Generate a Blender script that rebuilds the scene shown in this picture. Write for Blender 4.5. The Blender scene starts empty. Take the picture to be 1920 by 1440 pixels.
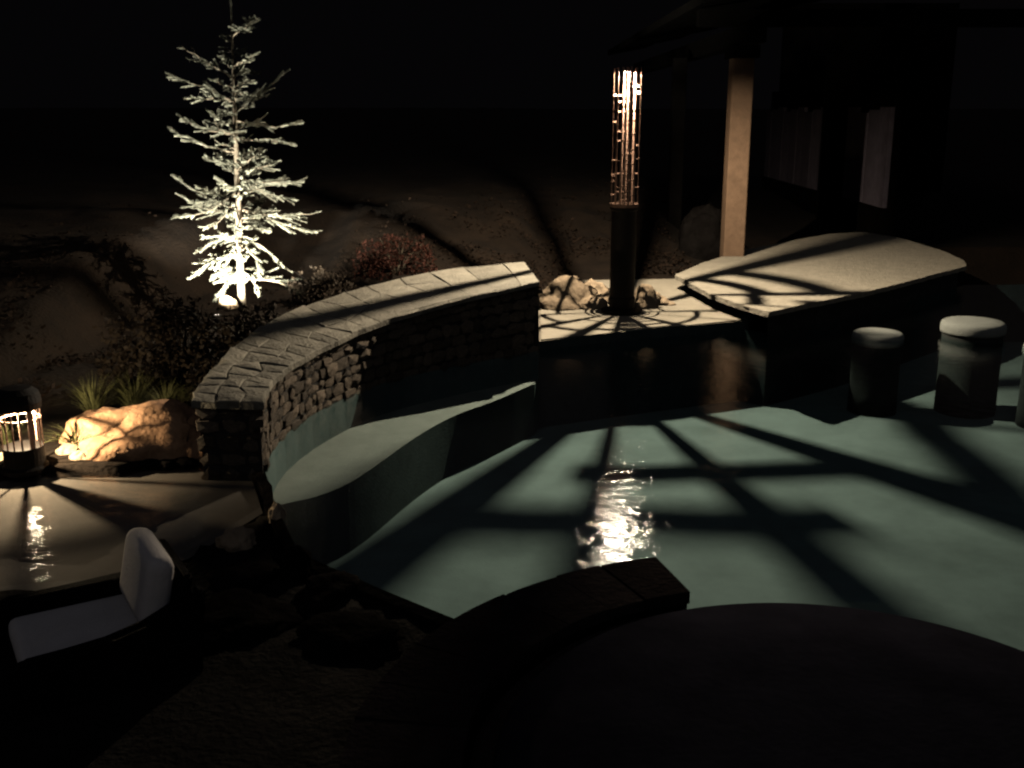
import bpy, bmesh, math, random
from mathutils import Vector, Matrix, noise
C = bpy.context.scene
COL = C.collection
R = math.radians
rnd = random.Random(7)

# ------------------------------------------------------------ camera, sky, exposure
cam = bpy.data.cameras.new('camera')
cam.sensor_width = 36.0
cam.lens = 2000 / 1920 * 36.0
cam.clip_start, cam.clip_end = 0.05, 900
co = bpy.data.objects.new('camera', cam)
COL.objects.link(co)
co.location = (0, 0, 2.3)
co.rotation_euler = (R(90 - 14.5), 0, 0)
C.camera = co

w = bpy.data.worlds.new('World')
C.world = w
w.use_nodes = True
nt = w.node_tree
sky = nt.nodes.new('ShaderNodeTexSky')
sky.sky_type = 'NISHITA'
sky.sun_disc = False
sky.sun_elevation = R(-4)
sky.sun_rotation = R(160)
nt.nodes['Background'].inputs['Strength'].default_value = 0.5
nt.links.new(sky.outputs[0], nt.nodes['Background'].inputs['Color'])

# faint even glow of the night sky on top of the last dusk
glow = nt.nodes.new('ShaderNodeBackground')
glow.inputs['Color'].default_value = (0.0013, 0.0012, 0.0014, 1)
glow.inputs['Strength'].default_value = 1.0
add = nt.nodes.new('ShaderNodeAddShader')
nt.links.new(nt.nodes['Background'].outputs[0], add.inputs[0])
nt.links.new(glow.outputs[0], add.inputs[1])
nt.links.new(add.outputs[0], nt.nodes['World Output'].inputs['Surface'])
fill_sun = bpy.data.lights.new('fill_light', 'SUN')  # dim soft fill, added to lift the dark foreground and cushions
fill_sun.energy = 0.05
fill_sun.color = (1.0, 0.96, 0.94)
fill_sun.angle = R(15)
mo = bpy.data.objects.new('fill_light', fill_sun)
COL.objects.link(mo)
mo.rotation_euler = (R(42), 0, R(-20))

C.render.engine = 'CYCLES'
C.view_settings.view_transform = 'Standard'
C.view_settings.look = 'None'
C.view_settings.exposure = 0
C.view_settings.gamma = 1
C.view_settings.use_curve_mapping = False
C.cycles.use_denoising = True
C.cycles.sample_clamp_indirect = 1.5
C.cycles.sample_clamp_direct = 160
C.cycles.transparent_max_bounces = 24
C.cycles.max_bounces = 8
C.cycles.diffuse_bounces = 0
C.cycles.filter_width = 2.3
C.cycles.caustics_reflective = False
C.cycles.caustics_refractive = False

# ------------------------------------------------------------ materials
def mat(name, col, rough=0.8, var=0.25, scale=8.0, bump=0.3, bscale=40.0, col2=None, metal=0.0, spec=0.15):
    m = bpy.data.materials.new(name)
    m.use_nodes = True
    t = m.node_tree
    b = t.nodes['Principled BSDF']
    b.inputs['Roughness'].default_value = rough
    b.inputs['Metallic'].default_value = metal
    b.inputs['Specular IOR Level'].default_value = spec
    tc = t.nodes.new('ShaderNodeTexCoord')
    n = t.nodes.new('ShaderNodeTexNoise')
    n.inputs['Scale'].default_value = scale
    n.inputs['Detail'].default_value = 6
    n.inputs['Roughness'].default_value = 0.65
    t.links.new(tc.outputs['Object'], n.inputs['Vector'])
    r = t.nodes.new('ShaderNodeValToRGB')
    c2 = col2 or tuple(c * (1 + var) for c in col)
    c1 = tuple(c * (1 - var) for c in col)
    r.color_ramp.elements[0].position = 0.3
    r.color_ramp.elements[1].position = 0.72
    r.color_ramp.elements[0].color = (*c1, 1)
    r.color_ramp.elements[1].color = (*c2, 1)
    t.links.new(n.outputs['Fac'], r.inputs['Fac'])
    # a little change of tone from object to object
    oi = t.nodes.new('ShaderNodeObjectInfo')
    mr = t.nodes.new('ShaderNodeMapRange')
    mr.inputs['To Min'].default_value = 1 - var * 0.9
    mr.inputs['To Max'].default_value = 1 + var * 0.9
    t.links.new(oi.outputs['Random'], mr.inputs['Value'])
    mx = t.nodes.new('ShaderNodeMix')
    mx.data_type = 'RGBA'
    mx.blend_type = 'MULTIPLY'
    mx.inputs['Factor'].default_value = 1
    t.links.new(r.outputs['Color'], mx.inputs['A'])
    t.links.new(mr.outputs['Result'], mx.inputs['B'])
    t.links.new(mx.outputs['Result'], b.inputs['Base Color'])
    if bump:
        n2 = t.nodes.new('ShaderNodeTexNoise')
        n2.inputs['Scale'].default_value = bscale
        n2.inputs['Detail'].default_value = 8
        t.links.new(tc.outputs['Object'], n2.inputs['Vector'])
        bp = t.nodes.new('ShaderNodeBump')
        bp.inputs['Strength'].default_value = bump
        bp.inputs['Distance'].default_value = 0.02
        t.links.new(n2.outputs['Fac'], bp.inputs['Height'])
        t.links.new(bp.outputs['Normal'], b.inputs['Normal'])
    return m

def emit(name, col, strength):
    m = bpy.data.materials.new(name)
    m.use_nodes = True
    t = m.node_tree
    t.nodes.clear()
    e = t.nodes.new('ShaderNodeEmission')
    e.inputs['Color'].default_value = (*col, 1)
    e.inputs['Strength'].default_value = strength
    o = t.nodes.new('ShaderNodeOutputMaterial')
    t.links.new(e.outputs[0], o.inputs[0])
    return m

def water_mat(name, tint, wave, wscale, rough):
    m = bpy.data.materials.new(name)
    m.use_nodes = True
    t = m.node_tree
    t.nodes.clear()
    o = t.nodes.new('ShaderNodeOutputMaterial')
    mx = t.nodes.new('ShaderNodeMixShader')
    tr = t.nodes.new('ShaderNodeBsdfTransparent')
    tr.inputs['Color'].default_value = (*tint, 1)
    gl = t.nodes.new('ShaderNodeBsdfGlossy')
    gl.distribution = 'BECKMANN'
    gl.inputs['Roughness'].default_value = rough
    # Schlick reflectance, the same seen from above and from below
    ge = t.nodes.new('ShaderNodeNewGeometry')
    dt = t.nodes.new('ShaderNodeVectorMath'); dt.operation = 'DOT_PRODUCT'
    ab = t.nodes.new('ShaderNodeMath'); ab.operation = 'ABSOLUTE'
    om = t.nodes.new('ShaderNodeMath'); om.operation = 'SUBTRACT'; om.inputs[0].default_value = 1
    pw = t.nodes.new('ShaderNodeMath'); pw.operation = 'POWER'; pw.inputs[1].default_value = 5
    fr = t.nodes.new('ShaderNodeMath'); fr.operation = 'MULTIPLY_ADD'; fr.inputs[1].default_value = 0.98; fr.inputs[2].default_value = 0.02
    t.links.new(ge.outputs['True Normal'], dt.inputs[0])
    t.links.new(ge.outputs['Incoming'], dt.inputs[1])
    t.links.new(dt.outputs['Value'], ab.inputs[0])
    t.links.new(ab.outputs[0], om.inputs[1])
    t.links.new(om.outputs[0], pw.inputs[0])
    t.links.new(pw.outputs[0], fr.inputs[0])
    tc = t.nodes.new('ShaderNodeTexCoord')
    n1 = t.nodes.new('ShaderNodeTexNoise')
    n1.inputs['Scale'].default_value = wscale
    n1.inputs['Detail'].default_value = 5
    n1.inputs['Roughness'].default_value = 0.62
    n1.inputs['Distortion'].default_value = 0.6
    t.links.new(tc.outputs['Object'], n1.inputs['Vector'])
    bp = t.nodes.new('ShaderNodeBump')
    bp.inputs['Strength'].default_value = 1.0
    bp.inputs['Distance'].default_value = wave
    n1.inputs['Roughness'].default_value = 0.68
    t.links.new(n1.outputs['Fac'], bp.inputs['Height'])
    t.links.new(bp.outputs['Normal'], gl.inputs['Normal'])
    t.links.new(fr.outputs[0], mx.inputs[0])
    t.links.new(tr.outputs[0], mx.inputs[1])
    t.links.new(gl.outputs[0], mx.inputs[2])
    t.links.new(mx.outputs[0], o.inputs[0])
    return m

M = {
 'soil': mat('soil', (0.0095, 0.0058, 0.0033), 0.95, 0.5, 2.2, 1.0, 26),
 'deck': mat('pale deck stone', (0.25, 0.22, 0.17), 0.75, 0.15, 5, 0.35, 60),
 'plaster': mat('pool plaster', (0.136, 0.157, 0.149), 0.85, 0.22, 1.6, 0.15, 50),
 'plaster_warm': mat('shallow pool plaster', (0.10, 0.09, 0.08), 0.85, 0.2, 3, 0.15, 50),
 'mortar': mat('dark mortar', (0.03, 0.027, 0.024), 0.95, 0.3, 20, 0.6, 60),
 'stone': mat('ledge stone', (0.14, 0.108, 0.078), 0.85, 0.55, 7, 0.8, 35),
 'coping': mat('coping stone', (0.215, 0.195, 0.155), 0.85, 0.28, 6, 0.8, 40),
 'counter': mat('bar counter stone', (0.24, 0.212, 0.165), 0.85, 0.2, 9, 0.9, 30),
 'counter_side': mat('bar counter side', (0.03, 0.03, 0.028), 0.9, 0.3, 9, 0.6, 30),  # near-black colour stands for the shade below the pale slab
 'stool_base': mat('stool pedestal', (0.026, 0.029, 0.027), 0.9, 0.2, 8, 0.3, 60),  # dark colour paints in the shade the stools fade into below their seats
 'wicker': mat('dark wicker', (0.010, 0.008, 0.007), 0.9, 0.4, 30, 0.8, 120, spec=0.02),
 'cushion': mat('pale cushion', (0.62, 0.57, 0.55), 0.9, 0.08, 6, 0.25, 90),
 'litter': mat('leaf litter', (0.016, 0.009, 0.005), 0.9, 0.5, 9, 0, 1),
 'bench': mat('bench plaster', (0.235, 0.214, 0.190), 0.85, 0.2, 3, 0.2, 50),
 'riser': mat('shade-dark bench riser', (0.055, 0.07, 0.065), 0.85, 0.2, 6, 0.2, 60),  # shade under the seat edge put into the colour
 'wall_shade': mat('shade-dark pool wall', (0.03, 0.04, 0.042), 0.8, 0.25, 9, 0.3, 60),  # pool walls and deck sides darkened in colour to stand for shade
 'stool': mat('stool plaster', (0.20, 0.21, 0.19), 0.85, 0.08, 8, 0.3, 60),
 'iron': mat('rusty iron', (0.30, 0.18, 0.13), 0.6, 0.35, 14, 0.3, 60, metal=0.3),
 'dark_iron': mat('dark iron', (0.010, 0.008, 0.007), 0.65, 0.3, 14, 0.3, 60, metal=0.2),
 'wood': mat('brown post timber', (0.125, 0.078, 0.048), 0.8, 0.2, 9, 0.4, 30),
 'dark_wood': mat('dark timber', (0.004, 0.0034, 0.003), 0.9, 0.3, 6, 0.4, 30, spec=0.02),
 'board': mat('grey lilac board', (0.12, 0.10, 0.12), 0.8, 0.22, 5, 0.3, 30),
 'thatch': mat('thatch', (0.005, 0.0045, 0.004), 0.95, 0.4, 8, 1.0, 40, spec=0.0),
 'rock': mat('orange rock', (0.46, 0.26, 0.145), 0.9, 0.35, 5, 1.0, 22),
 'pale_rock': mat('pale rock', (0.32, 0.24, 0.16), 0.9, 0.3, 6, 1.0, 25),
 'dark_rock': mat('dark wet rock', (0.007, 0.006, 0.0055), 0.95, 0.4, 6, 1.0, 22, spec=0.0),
 'bank': mat('dark planted bank', (0.011, 0.010, 0.009), 0.95, 0.4, 6, 1.0, 30, spec=0.0),
 'fg': mat('dark brown coping', (0.024, 0.019, 0.018), 0.95, 0.3, 8, 0.7, 40, spec=0.0),
 'navy': mat('dark navy cover', (0.020, 0.019, 0.026), 0.95, 0.3, 4, 0.2, 30, spec=0.0),
 'bark': mat('pale bark', (0.11, 0.09, 0.065), 0.9, 0.3, 20, 0.6, 60),
 'needle': mat('fir needles', (0.12, 0.12, 0.09), 0.7, 0.35, 3, 0, 1),
 'leaf': mat('dark shrub leaves', (0.022, 0.015, 0.009), 0.75, 0.4, 9, 0, 1),
 'red_leaf': mat('russet leaves', (0.045, 0.013, 0.007), 0.75, 0.4, 9, 0, 1),
 'grass': mat('grass blades', (0.085, 0.085, 0.032), 0.7, 0.35, 9, 0, 1),
 'pale_coping': mat('pale pool edge', (0.16, 0.14, 0.135), 0.85, 0.12, 6, 0.4, 45),
 'lamp_glow': emit('lamp glow', (1.0, 0.85, 0.64), 790000),
 'small_glow': emit('small lamp glow', (1.0, 0.79, 0.50), 56000),
 'spot_glow': emit('spot glow', (1.0, 0.93, 0.74), 60),
}
M['lamp_glow'].cycles.emission_sampling = 'FRONT'
M['small_glow'].cycles.emission_sampling = 'FRONT'
M['spot_glow'].cycles.emission_sampling = 'NONE'
M['water'] = water_mat('pool water', (0.835, 0.955, 0.95), 0.0031, 9.5, 0.07)
M['water2'] = water_mat('still pool water', (0.93, 0.91, 0.88), 0.0038, 9.0, 0.08)

# ------------------------------------------------------------ helpers
def link(name, me, m=None, parent=None, loc=None):
    o = bpy.data.objects.new(name, me)
    COL.objects.link(o)
    if m is not None:
        for k in (m if isinstance(m, (list, tuple)) else [m]):
            me.materials.append(k)
    if parent: o.parent = parent
    if loc: o.location = loc
    return o

def obj(name, bm, m=None, parent=None, loc=None, smooth=False):
    bmesh.ops.recalc_face_normals(bm, faces=bm.faces)
    me = bpy.data.meshes.new(name)
    bm.to_mesh(me)
    bm.free()
    if smooth:
        for p in me.polygons: p.use_smooth = True
    return link(name, me, m, parent, loc)

def tag(o, label=None, cat=None, group=None, kind=None):
    if label: o['label'] = label
    if cat: o['category'] = cat
    if group: o['group'] = group
    if kind: o['kind'] = kind
    return o

def thing(name, loc, label, cat, group=None, rz=0):
    o = bpy.data.objects.new(name, None)
    o.empty_display_size = 0.1
    COL.objects.link(o)
    o.location = loc
    o.rotation_euler = (0, 0, rz)
    return tag(o, label, cat, group)

def prism(pts, z0, z1, bm=None, bevel=0):
    bm = bm or bmesh.new()
    lo = [bm.verts.new((x, y, z0)) for x, y in pts]
    hi = [bm.verts.new((x, y, z1)) for x, y in pts]
    n = len(pts)
    top = bm.faces.new(hi)
    bm.faces.new(lo[::-1])
    for i in range(n):
        bm.faces.new((lo[i], lo[(i + 1) % n], hi[(i + 1) % n], hi[i]))
    if bevel:
        bmesh.ops.bevel(bm, geom=list(top.edges), offset=bevel, segments=2, affect='EDGES', clamp_overlap=True)
    return bm

def box(x0, x1, y0, y1, z0, z1, bm=None):
    return prism([(x0, y0), (x1, y0), (x1, y1), (x0, y1)], z0, z1, bm)

def lathe(prof, seg=32, bm=None, cx=0, cy=0):
    bm = bm or bmesh.new()
    rings = []
    for r, z in prof:
        if r < 1e-5:
            rings.append([bm.verts.new((cx, cy, z))])
        else:
            rings.append([bm.verts.new((cx + r * math.cos(2 * math.pi * i / seg), cy + r * math.sin(2 * math.pi * i / seg), z)) for i in range(seg)])
    for a, b in zip(rings, rings[1:]):
        for i in range(seg):
            j = (i + 1) % seg
            if len(a) == 1 and len(b) == 1: continue
            if len(a) == 1: bm.faces.new((a[0], b[i], b[j]))
            elif len(b) == 1: bm.faces.new((a[i], a[j], b[0]))
            else: bm.faces.new((a[i], a[j], b[j], b[i]))
    return bm

def tube(pts, radii, seg=8, bm=None, cap=True):
    bm = bm or bmesh.new()
    rings = []
    for i, p in enumerate(pts):
        p = Vector(p)
        d = (Vector(pts[min(i + 1, len(pts) - 1)]) - Vector(pts[max(i - 1, 0)])).normalized()
        a = d.cross(Vector((0.13, 0.31, 0.94)))
        if a.length < 1e-4: a = d.cross(Vector((1, 0, 0)))
        a.normalize()
        b = d.cross(a)
        rings.append([bm.verts.new(p + (a * math.cos(2 * math.pi * k / seg) + b * math.sin(2 * math.pi * k / seg)) * radii[i]) for k in range(seg)])
    for a, b in zip(rings, rings[1:]):
        for k in range(seg):
            bm.faces.new((a[k], a[(k + 1) % seg], b[(k + 1) % seg], b[k]))
    if cap:
        bm.faces.new(rings[0][::-1])
        bm.faces.new(rings[-1])
    return bm

def arc_bar(r0, r1, a0, a1, z0, z1, seg=None, bm=None):
    """a curved bar of rectangular section: radii r0..r1, azimuth a0..a1 in degrees"""
    bm = bm or bmesh.new()
    seg = seg or max(1, int(abs(a1 - a0) / 8))
    rows = []
    for i in range(seg + 1):
        a = R(a0 + (a1 - a0) * i / seg)
        c, s = math.cos(a), math.sin(a)
        rows.append([bm.verts.new((r * c, r * s, z)) for r, z in ((r0, z0), (r1, z0), (r1, z1), (r0, z1))])
    for a, b in zip(rows, rows[1:]):
        for k in range(4):
            bm.faces.new((a[k], a[(k + 1) % 4], b[(k + 1) % 4], b[k]))
    bm.faces.new(rows[0][::-1])
    bm.faces.new(rows[-1])
    return bm

def rock_mesh(sx, sy, sz, seed, rough=0.35, sub=4, cut=-0.25):
    bm = bmesh.new()
    bmesh.ops.create_icosphere(bm, subdivisions=sub, radius=1)
    off = Vector((seed * 7.13, seed * 3.7, seed * 1.9))
    for v in bm.verts:
        p = v.co.copy()
        d = 1 + rough * noise.noise(p * 1.1 + off) + rough * 0.5 * noise.noise(p * 2.6 + off) + rough * 0.22 * noise.noise(p * 6 + off)
        cell = noise.voronoi(p * 1.5 + off)[0]
        d += rough * 0.35 * (cell[1] - cell[0] - 0.4)
        q = p * d
        if q.z < cut: q.z = cut + (q.z - cut) * 0.25
        v.co = (q.x * sx, q.y * sy, q.z * sz)
    return bm

def resample(pts, n):
    P = [Vector(p) for p in pts]
    # smooth the hand-measured line, then cut it in equal lengths
    for _ in range(2):
        Q = [P[0]]
        for a, b in zip(P, P[1:]):
            Q += [a * 0.75 + b * 0.25, a * 0.25 + b * 0.75]
        Q.append(P[-1])
        P = Q
    L = [0]
    for a, b in zip(P, P[1:]): L.append(L[-1] + (b - a).length)
    out = []
    for i in range(n):
        t = L[-1] * i / (n - 1)
        k = 0
        while k < len(P) - 2 and L[k + 1] < t: k += 1
        f = (t - L[k]) / max(1e-9, L[k + 1] - L[k])
        out.append(P[k].lerp(P[k + 1], f))
    return out, L[-1]

def inside(x, y, poly):
    c = False
    n = len(poly)
    for i in range(n):
        x1, y1 = poly[i]
        x2, y2 = poly[(i + 1) % n]
        if (y1 > y) != (y2 > y) and x < (x2 - x1) * (y - y1) / (y2 - y1) + x1: c = not c
    return c

# ------------------------------------------------------------ plan
INNER = [(-1.61, 6.60, .48), (-1.67, 7.0, .48), (-1.655, 7.5, .485), (-1.51, 8.12, .50), (-1.20, 8.85, .545), (-0.78, 9.33, .60), (-0.28, 9.77, .65), (0.26, 10.20, .69)]
OUTER = [(-2.05, 6.62, .48), (-2.16, 7.5, .48), (-2.18, 8.36, .485), (-2.07, 9.22, .51), (-1.80, 9.98, .545), (-1.40, 10.55, .58), (-0.90, 11.08, .62), (-0.36, 11.42, .66), (0.13, 11.54, .69)]
NI = 97
inner, LEN = resample(INNER, NI)
outer, _ = resample(OUTER, NI)
MAIN = [(p.x, p.y) for p in inner[::6]] + [(0.28, 10.26), (1.08, 10.65), (2.45, 11.29), (2.70, 11.05), (3.43, 11.62), (3.99, 12.10), (4.75, 12.86), (6.08, 14.2), (8.0, 14.4), (9.5, 9), (8.5, 3.2), (2.6, 1.9), (1.0, 2.6), (-0.20, 4.45), (-0.63, 4.81), (-1.12, 5.25), (-1.42, 6.02)]
LEFT = [(-7, 6.75), (-5, 6.55), (-3.25, 6.76), (-2.06, 6.80), (-1.70, 6.60), (-1.50, 6.02), (-1.75, 5.35), (-2.05, 5.02), (-2.6, 4.9), (-7, 4.5)]
DECK = [(0.27, 10.23), (1.08, 10.62), (2.55, 11.30), (3.3, 12.8), (3.0, 14.2), (0.9, 14.0), (0.32, 12.9)]
FLOOR_Z = -0.8

def back_y(x):
    k = [(-60, 6.2), (-6, 6.75), (-3.3, 6.8), (-2.5, 6.9), (-2.15, 8.2), (-2.05, 9.4), (-1.8, 10.1), (-0.9, 11.2), (0.1, 12.2), (0.4, 13.2), (2.5, 13.9), (3.4, 15.6), (5.9, 18.0), (8, 18.2), (60, 19)]
    for (a, ya), (b, yb) in zip(k, k[1:]):
        if a <= x <= b: return ya + (yb - ya) * (x - a) / (b - a)
    return 19

def ground_z(x, y):
    by = back_y(x)
    if y > by - 0.25:
        t = max(0, y - by)
        left = min(1, max(0, (-1.2 - x) / 1.2))
        right = min(1, max(0, (x - 2.2) / 1.0))
        start = 12.8 * left + (by + 1.2) * (1 - left) if x > -3.6 else 13.0 - 5.2 * min(1, (-3.6 - x) / 0.8)
        z = 0.02 + 0.025 * t + 0.20 * max(0, y - start) * (1 - right)
        cap = 0.95 + 0.01 * t
        z = z if z < cap - 0.3 else cap - 0.3 * math.exp(-(z - cap + 0.3) / 0.3)
        z += 0.10 * noise.noise((x * 0.9, y * 0.9, 3)) * min(1, t) + 0.05 * noise.noise((x * 2.7, y * 2.7, 9)) * min(1, t)
        return z
    if inside(x, y, MAIN) or inside(x, y, LEFT): return -1.4
    if x > 2.2 and y > 2.0: return -1.4
    if y > 5.9 and x > -1.8: return -1.4
    base = -0.03 + 0.03 * noise.noise((x * 2, y * 2, 1)) + 0.012 * noise.noise((x * 9, y * 9, 4))
    near = max(0, 4.2 - y) * 0.05
    return base + near

# ------------------------------------------------------------ ground
def axis(lo, hi, step, far, grow=1.35):
    a = [lo + i * step for i in range(int((hi - lo) / step) + 1)]
    s = step
    left = []
    v = lo
    while v > -far:
        s *= grow
        v -= s
        left.append(v)
    s = step
    right = []
    v = a[-1]
    while v < far:
        s *= grow
        v += s
        right.append(v)
    return left[::-1] + a + right
xs = axis(-6, 6.5, 0.11, 120)
ys = axis(0.5, 18, 0.11, 140)
verts = [(x, y, ground_z(x, y)) for y in ys for x in xs]
nx = len(xs)
faces = [(j * nx + i, j * nx + i + 1, (j + 1) * nx + i + 1, (j + 1) * nx + i) for j in range(len(ys) - 1) for i in range(nx - 1)]
me = bpy.data.meshes.new('ground')
me.from_pydata(verts, [], faces)
for p in me.polygons: p.use_smooth = True
tag(link('ground', me, [M['soil'], M['bank']]), kind='structure')
for p in me.polygons:
    if p.center.y < 5.9 and p.center.x > -30: p.material_index = 1

# main pool: floor, walls and water
bm = bmesh.new()
bm.faces.new([bm.verts.new((x, y, FLOOR_Z)) for x, y in MAIN])
bmesh.ops.triangulate(bm, faces=bm.faces)
tag(obj('pool_floor', bm, M['plaster']), kind='structure')
bm = bmesh.new()
lo = [bm.verts.new((x, y, FLOOR_Z - 0.05)) for x, y in MAIN]
hi = [bm.verts.new((x, y, -0.004)) for x, y in MAIN]
n = len(MAIN)
skip = n - 4
for i in range(n):
    f = bm.faces.new((lo[i], lo[(i + 1) % n], hi[(i + 1) % n], hi[i]))
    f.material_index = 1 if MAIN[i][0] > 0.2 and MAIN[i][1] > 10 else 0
tag(obj('pool_wall', bm, [M['plaster'], M['wall_shade']]), kind='structure')
bm = bmesh.new()
bm.faces.new([bm.verts.new((x, y, 0)) for x, y in MAIN])
bmesh.ops.triangulate(bm, faces=bm.faces)
tag(obj('pool_water', bm, M['water']), kind='structure')

# left shallow pool
bm = bmesh.new()
bm.faces.new([bm.verts.new((x, y, -0.06)) for x, y in LEFT])
bmesh.ops.triangulate(bm, faces=bm.faces)
tag(obj('shallow_pool_floor', bm, M['plaster_warm']), kind='structure')
bm = bmesh.new()
bm.faces.new([bm.verts.new((x, y, -0.015)) for x, y in LEFT])
bmesh.ops.triangulate(bm, faces=bm.faces)
tag(obj('shallow_pool_water', bm, M['water2']), kind='structure')

# lamp deck
bm = prism(DECK, -0.85, 0.10, bevel=0.015)
bm.normal_update()
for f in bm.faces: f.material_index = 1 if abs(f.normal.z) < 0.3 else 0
tag(obj('pool_deck', bm, [M['deck'], M['wall_shade']]), kind='structure')

# ------------------------------------------------------------ curved stone wall
wall = thing('stone_wall', (0, 0, 0), 'long curved dry stone wall with a broad stone coping beside the pool', 'wall')
ip, op = [(p.x, p.y) for p in inner], [(p.x, p.y) for p in outer]
def offset_in(i, d):
    a, b = inner[i], outer[i]
    v = (b - a).normalized()
    return a + v * d
core_in = [tuple(offset_in(i, 0.016)) for i in range(NI)]
core_out = [tuple(outer[i] + (inner[i] - outer[i]).normalized() * 0.03) for i in range(NI)]
bm = bmesh.new()
rows = []
for a, b in zip(core_in, core_out):
    rows.append([bm.verts.new((a[0], a[1], -0.9)), bm.verts.new((b[0], b[1], -0.9)), bm.verts.new((b[0], b[1], b[2] - 0.05)), bm.verts.new((a[0], a[1], a[2] - 0.05))])
for a, b in zip(rows, rows[1:]):
    for k in range(4): bm.faces.new((a[k], a[(k + 1) % 4], b[(k + 1) % 4], b[k]))
bm.faces.new(rows[0]); bm.faces.new(rows[-1])
obj('wall_core', bm, M['mortar'], wall)
bm = bmesh.new()
rows = []
for a, b in zip(core_in, core_out):
    rows.append([bm.verts.new((a[0], a[1], a[2] - 0.0495)), bm.verts.new((b[0], b[1], b[2] - 0.0495)), bm.verts.new((b[0], b[1], b[2] - 0.005)), bm.verts.new((a[0], a[1], a[2] - 0.005))])
for a, b in zip(rows, rows[1:]):
    for k in range(4): bm.faces.new((a[k], a[(k + 1) % 4], b[(k + 1) % 4], b[k]))
bm.faces.new(rows[0]); bm.faces.new(rows[-1])
obj('coping_bed', bm, M['coping'], wall)

def chip_mesh(seed, rough=0.10):
    """a unit block of broken stone, x and z -0.5..0.5, y 0 (face) .. 1 (back)"""
    r = random.Random(seed)
    bm = bmesh.new()
    n = r.choice((5, 6, 6, 7))
    base = []
    for k in range(n):
        a = 2 * math.pi * (k + r.uniform(-0.25, 0.25)) / n + 0.6
        s = 0.5 / max(abs(math.cos(a)), abs(math.sin(a)))
        s *= r.uniform(0.84, 1.0)
        base.append((math.cos(a) * s, math.sin(a) * s))
    f = [bm.verts.new((x * 0.92 + r.uniform(-.03, .03), r.uniform(0, 0.13), z * 0.92 + r.uniform(-.03, .03))) for x, z in base]
    mid = [bm.verts.new((x, 0.17 + r.uniform(0, 0.1), z)) for x, z in base]
    bk = [bm.verts.new((x, 1, z)) for x, z in base]
    c = bm.verts.new((r.uniform(-.1, .1), r.uniform(-0.12, 0.05), r.uniform(-.1, .1)))
    for i in range(n):
        j = (i + 1) % n
        bm.faces.new((c, f[i], f[j]))
        bm.faces.new((f[i], mid[i], mid[j], f[j]))
        bm.faces.new((mid[i], bk[i], bk[j], mid[j]))
    bmesh.ops.recalc_face_normals(bm, faces=bm.faces)
    me = bpy.data.meshes.new('stone')
    bm.to_mesh(me)
    bm.free()
    return me
chips = [chip_mesh(s) for s in range(10)]
for c in chips: c.materials.append(M['stone'])
ctop = [chip_mesh(40 + s) for s in range(10)]
for c in ctop: c.materials.append(M['coping'])

def at_arc(s):
    t = max(0, min(0.99999, s / LEN)) * (NI - 1)
    k = int(t)
    f = t - k
    p = inner[k].lerp(inner[min(k + 1, NI - 1)], f)
    q = outer[k].lerp(outer[min(k + 1, NI - 1)], f)
    d = (inner[min(k + 1, NI - 1)] - inner[max(0, k - 1)]).normalized()
    return p.to_2d(), q.to_2d(), d.to_2d().normalized(), p.lerp(q, 0.5).z

rr = random.Random(21)
u = -0.05
while u < 0.86:
    h = rr.uniform(0.12, 0.26)
    if u + h > 0.80: h = 0.90 - u
    sp_ = -rr.uniform(0, 0.15)
    while sp_ < LEN:
        far = sp_ / LEN
        wd = rr.uniform(0.07, 0.21)
        mid = sp_ + wd / 2
        if 0.02 < mid < LEN - 0.01:
            p, q, d, zt = at_arc(mid)
            o = bpy.data.objects.new('stone', rr.choice(chips))
            COL.objects.link(o)
            o.parent = wall
            nrm = Vector((-d.y, d.x))          # outward, away from the pool
            proud = rr.uniform(-0.004, 0.016)
            o.location = (p.x - nrm.x * proud, p.y - nrm.y * proud, (u + h / 2) * zt + rr.uniform(-.008, .008))
            o.rotation_euler = (0, rr.uniform(-.06, .06), math.atan2(d.y, d.x))
            o.scale = (wd * 1.08, rr.uniform(0.07, 0.09), h * zt * rr.uniform(1.02, 1.12))
        sp_ += wd
    u += h
# end face of the wall, towards the viewer
z = -0.10
while z < 0.41:
    h = rr.uniform(0.09, 0.14)
    if z + h > 0.38: h = 0.435 - z
    x = -2.05
    while x < -1.64:
        wd = min(rr.uniform(0.12, 0.22), -1.62 - x)
        if wd > 0.05:
            o = bpy.data.objects.new('stone', rr.choice(chips))
            COL.objects.link(o)
            o.parent = wall
            o.location = (x + wd / 2, 6.60, z + h / 2)
            o.scale = (wd * 0.98, 0.08, h)
        x += wd
    z += h
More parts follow.
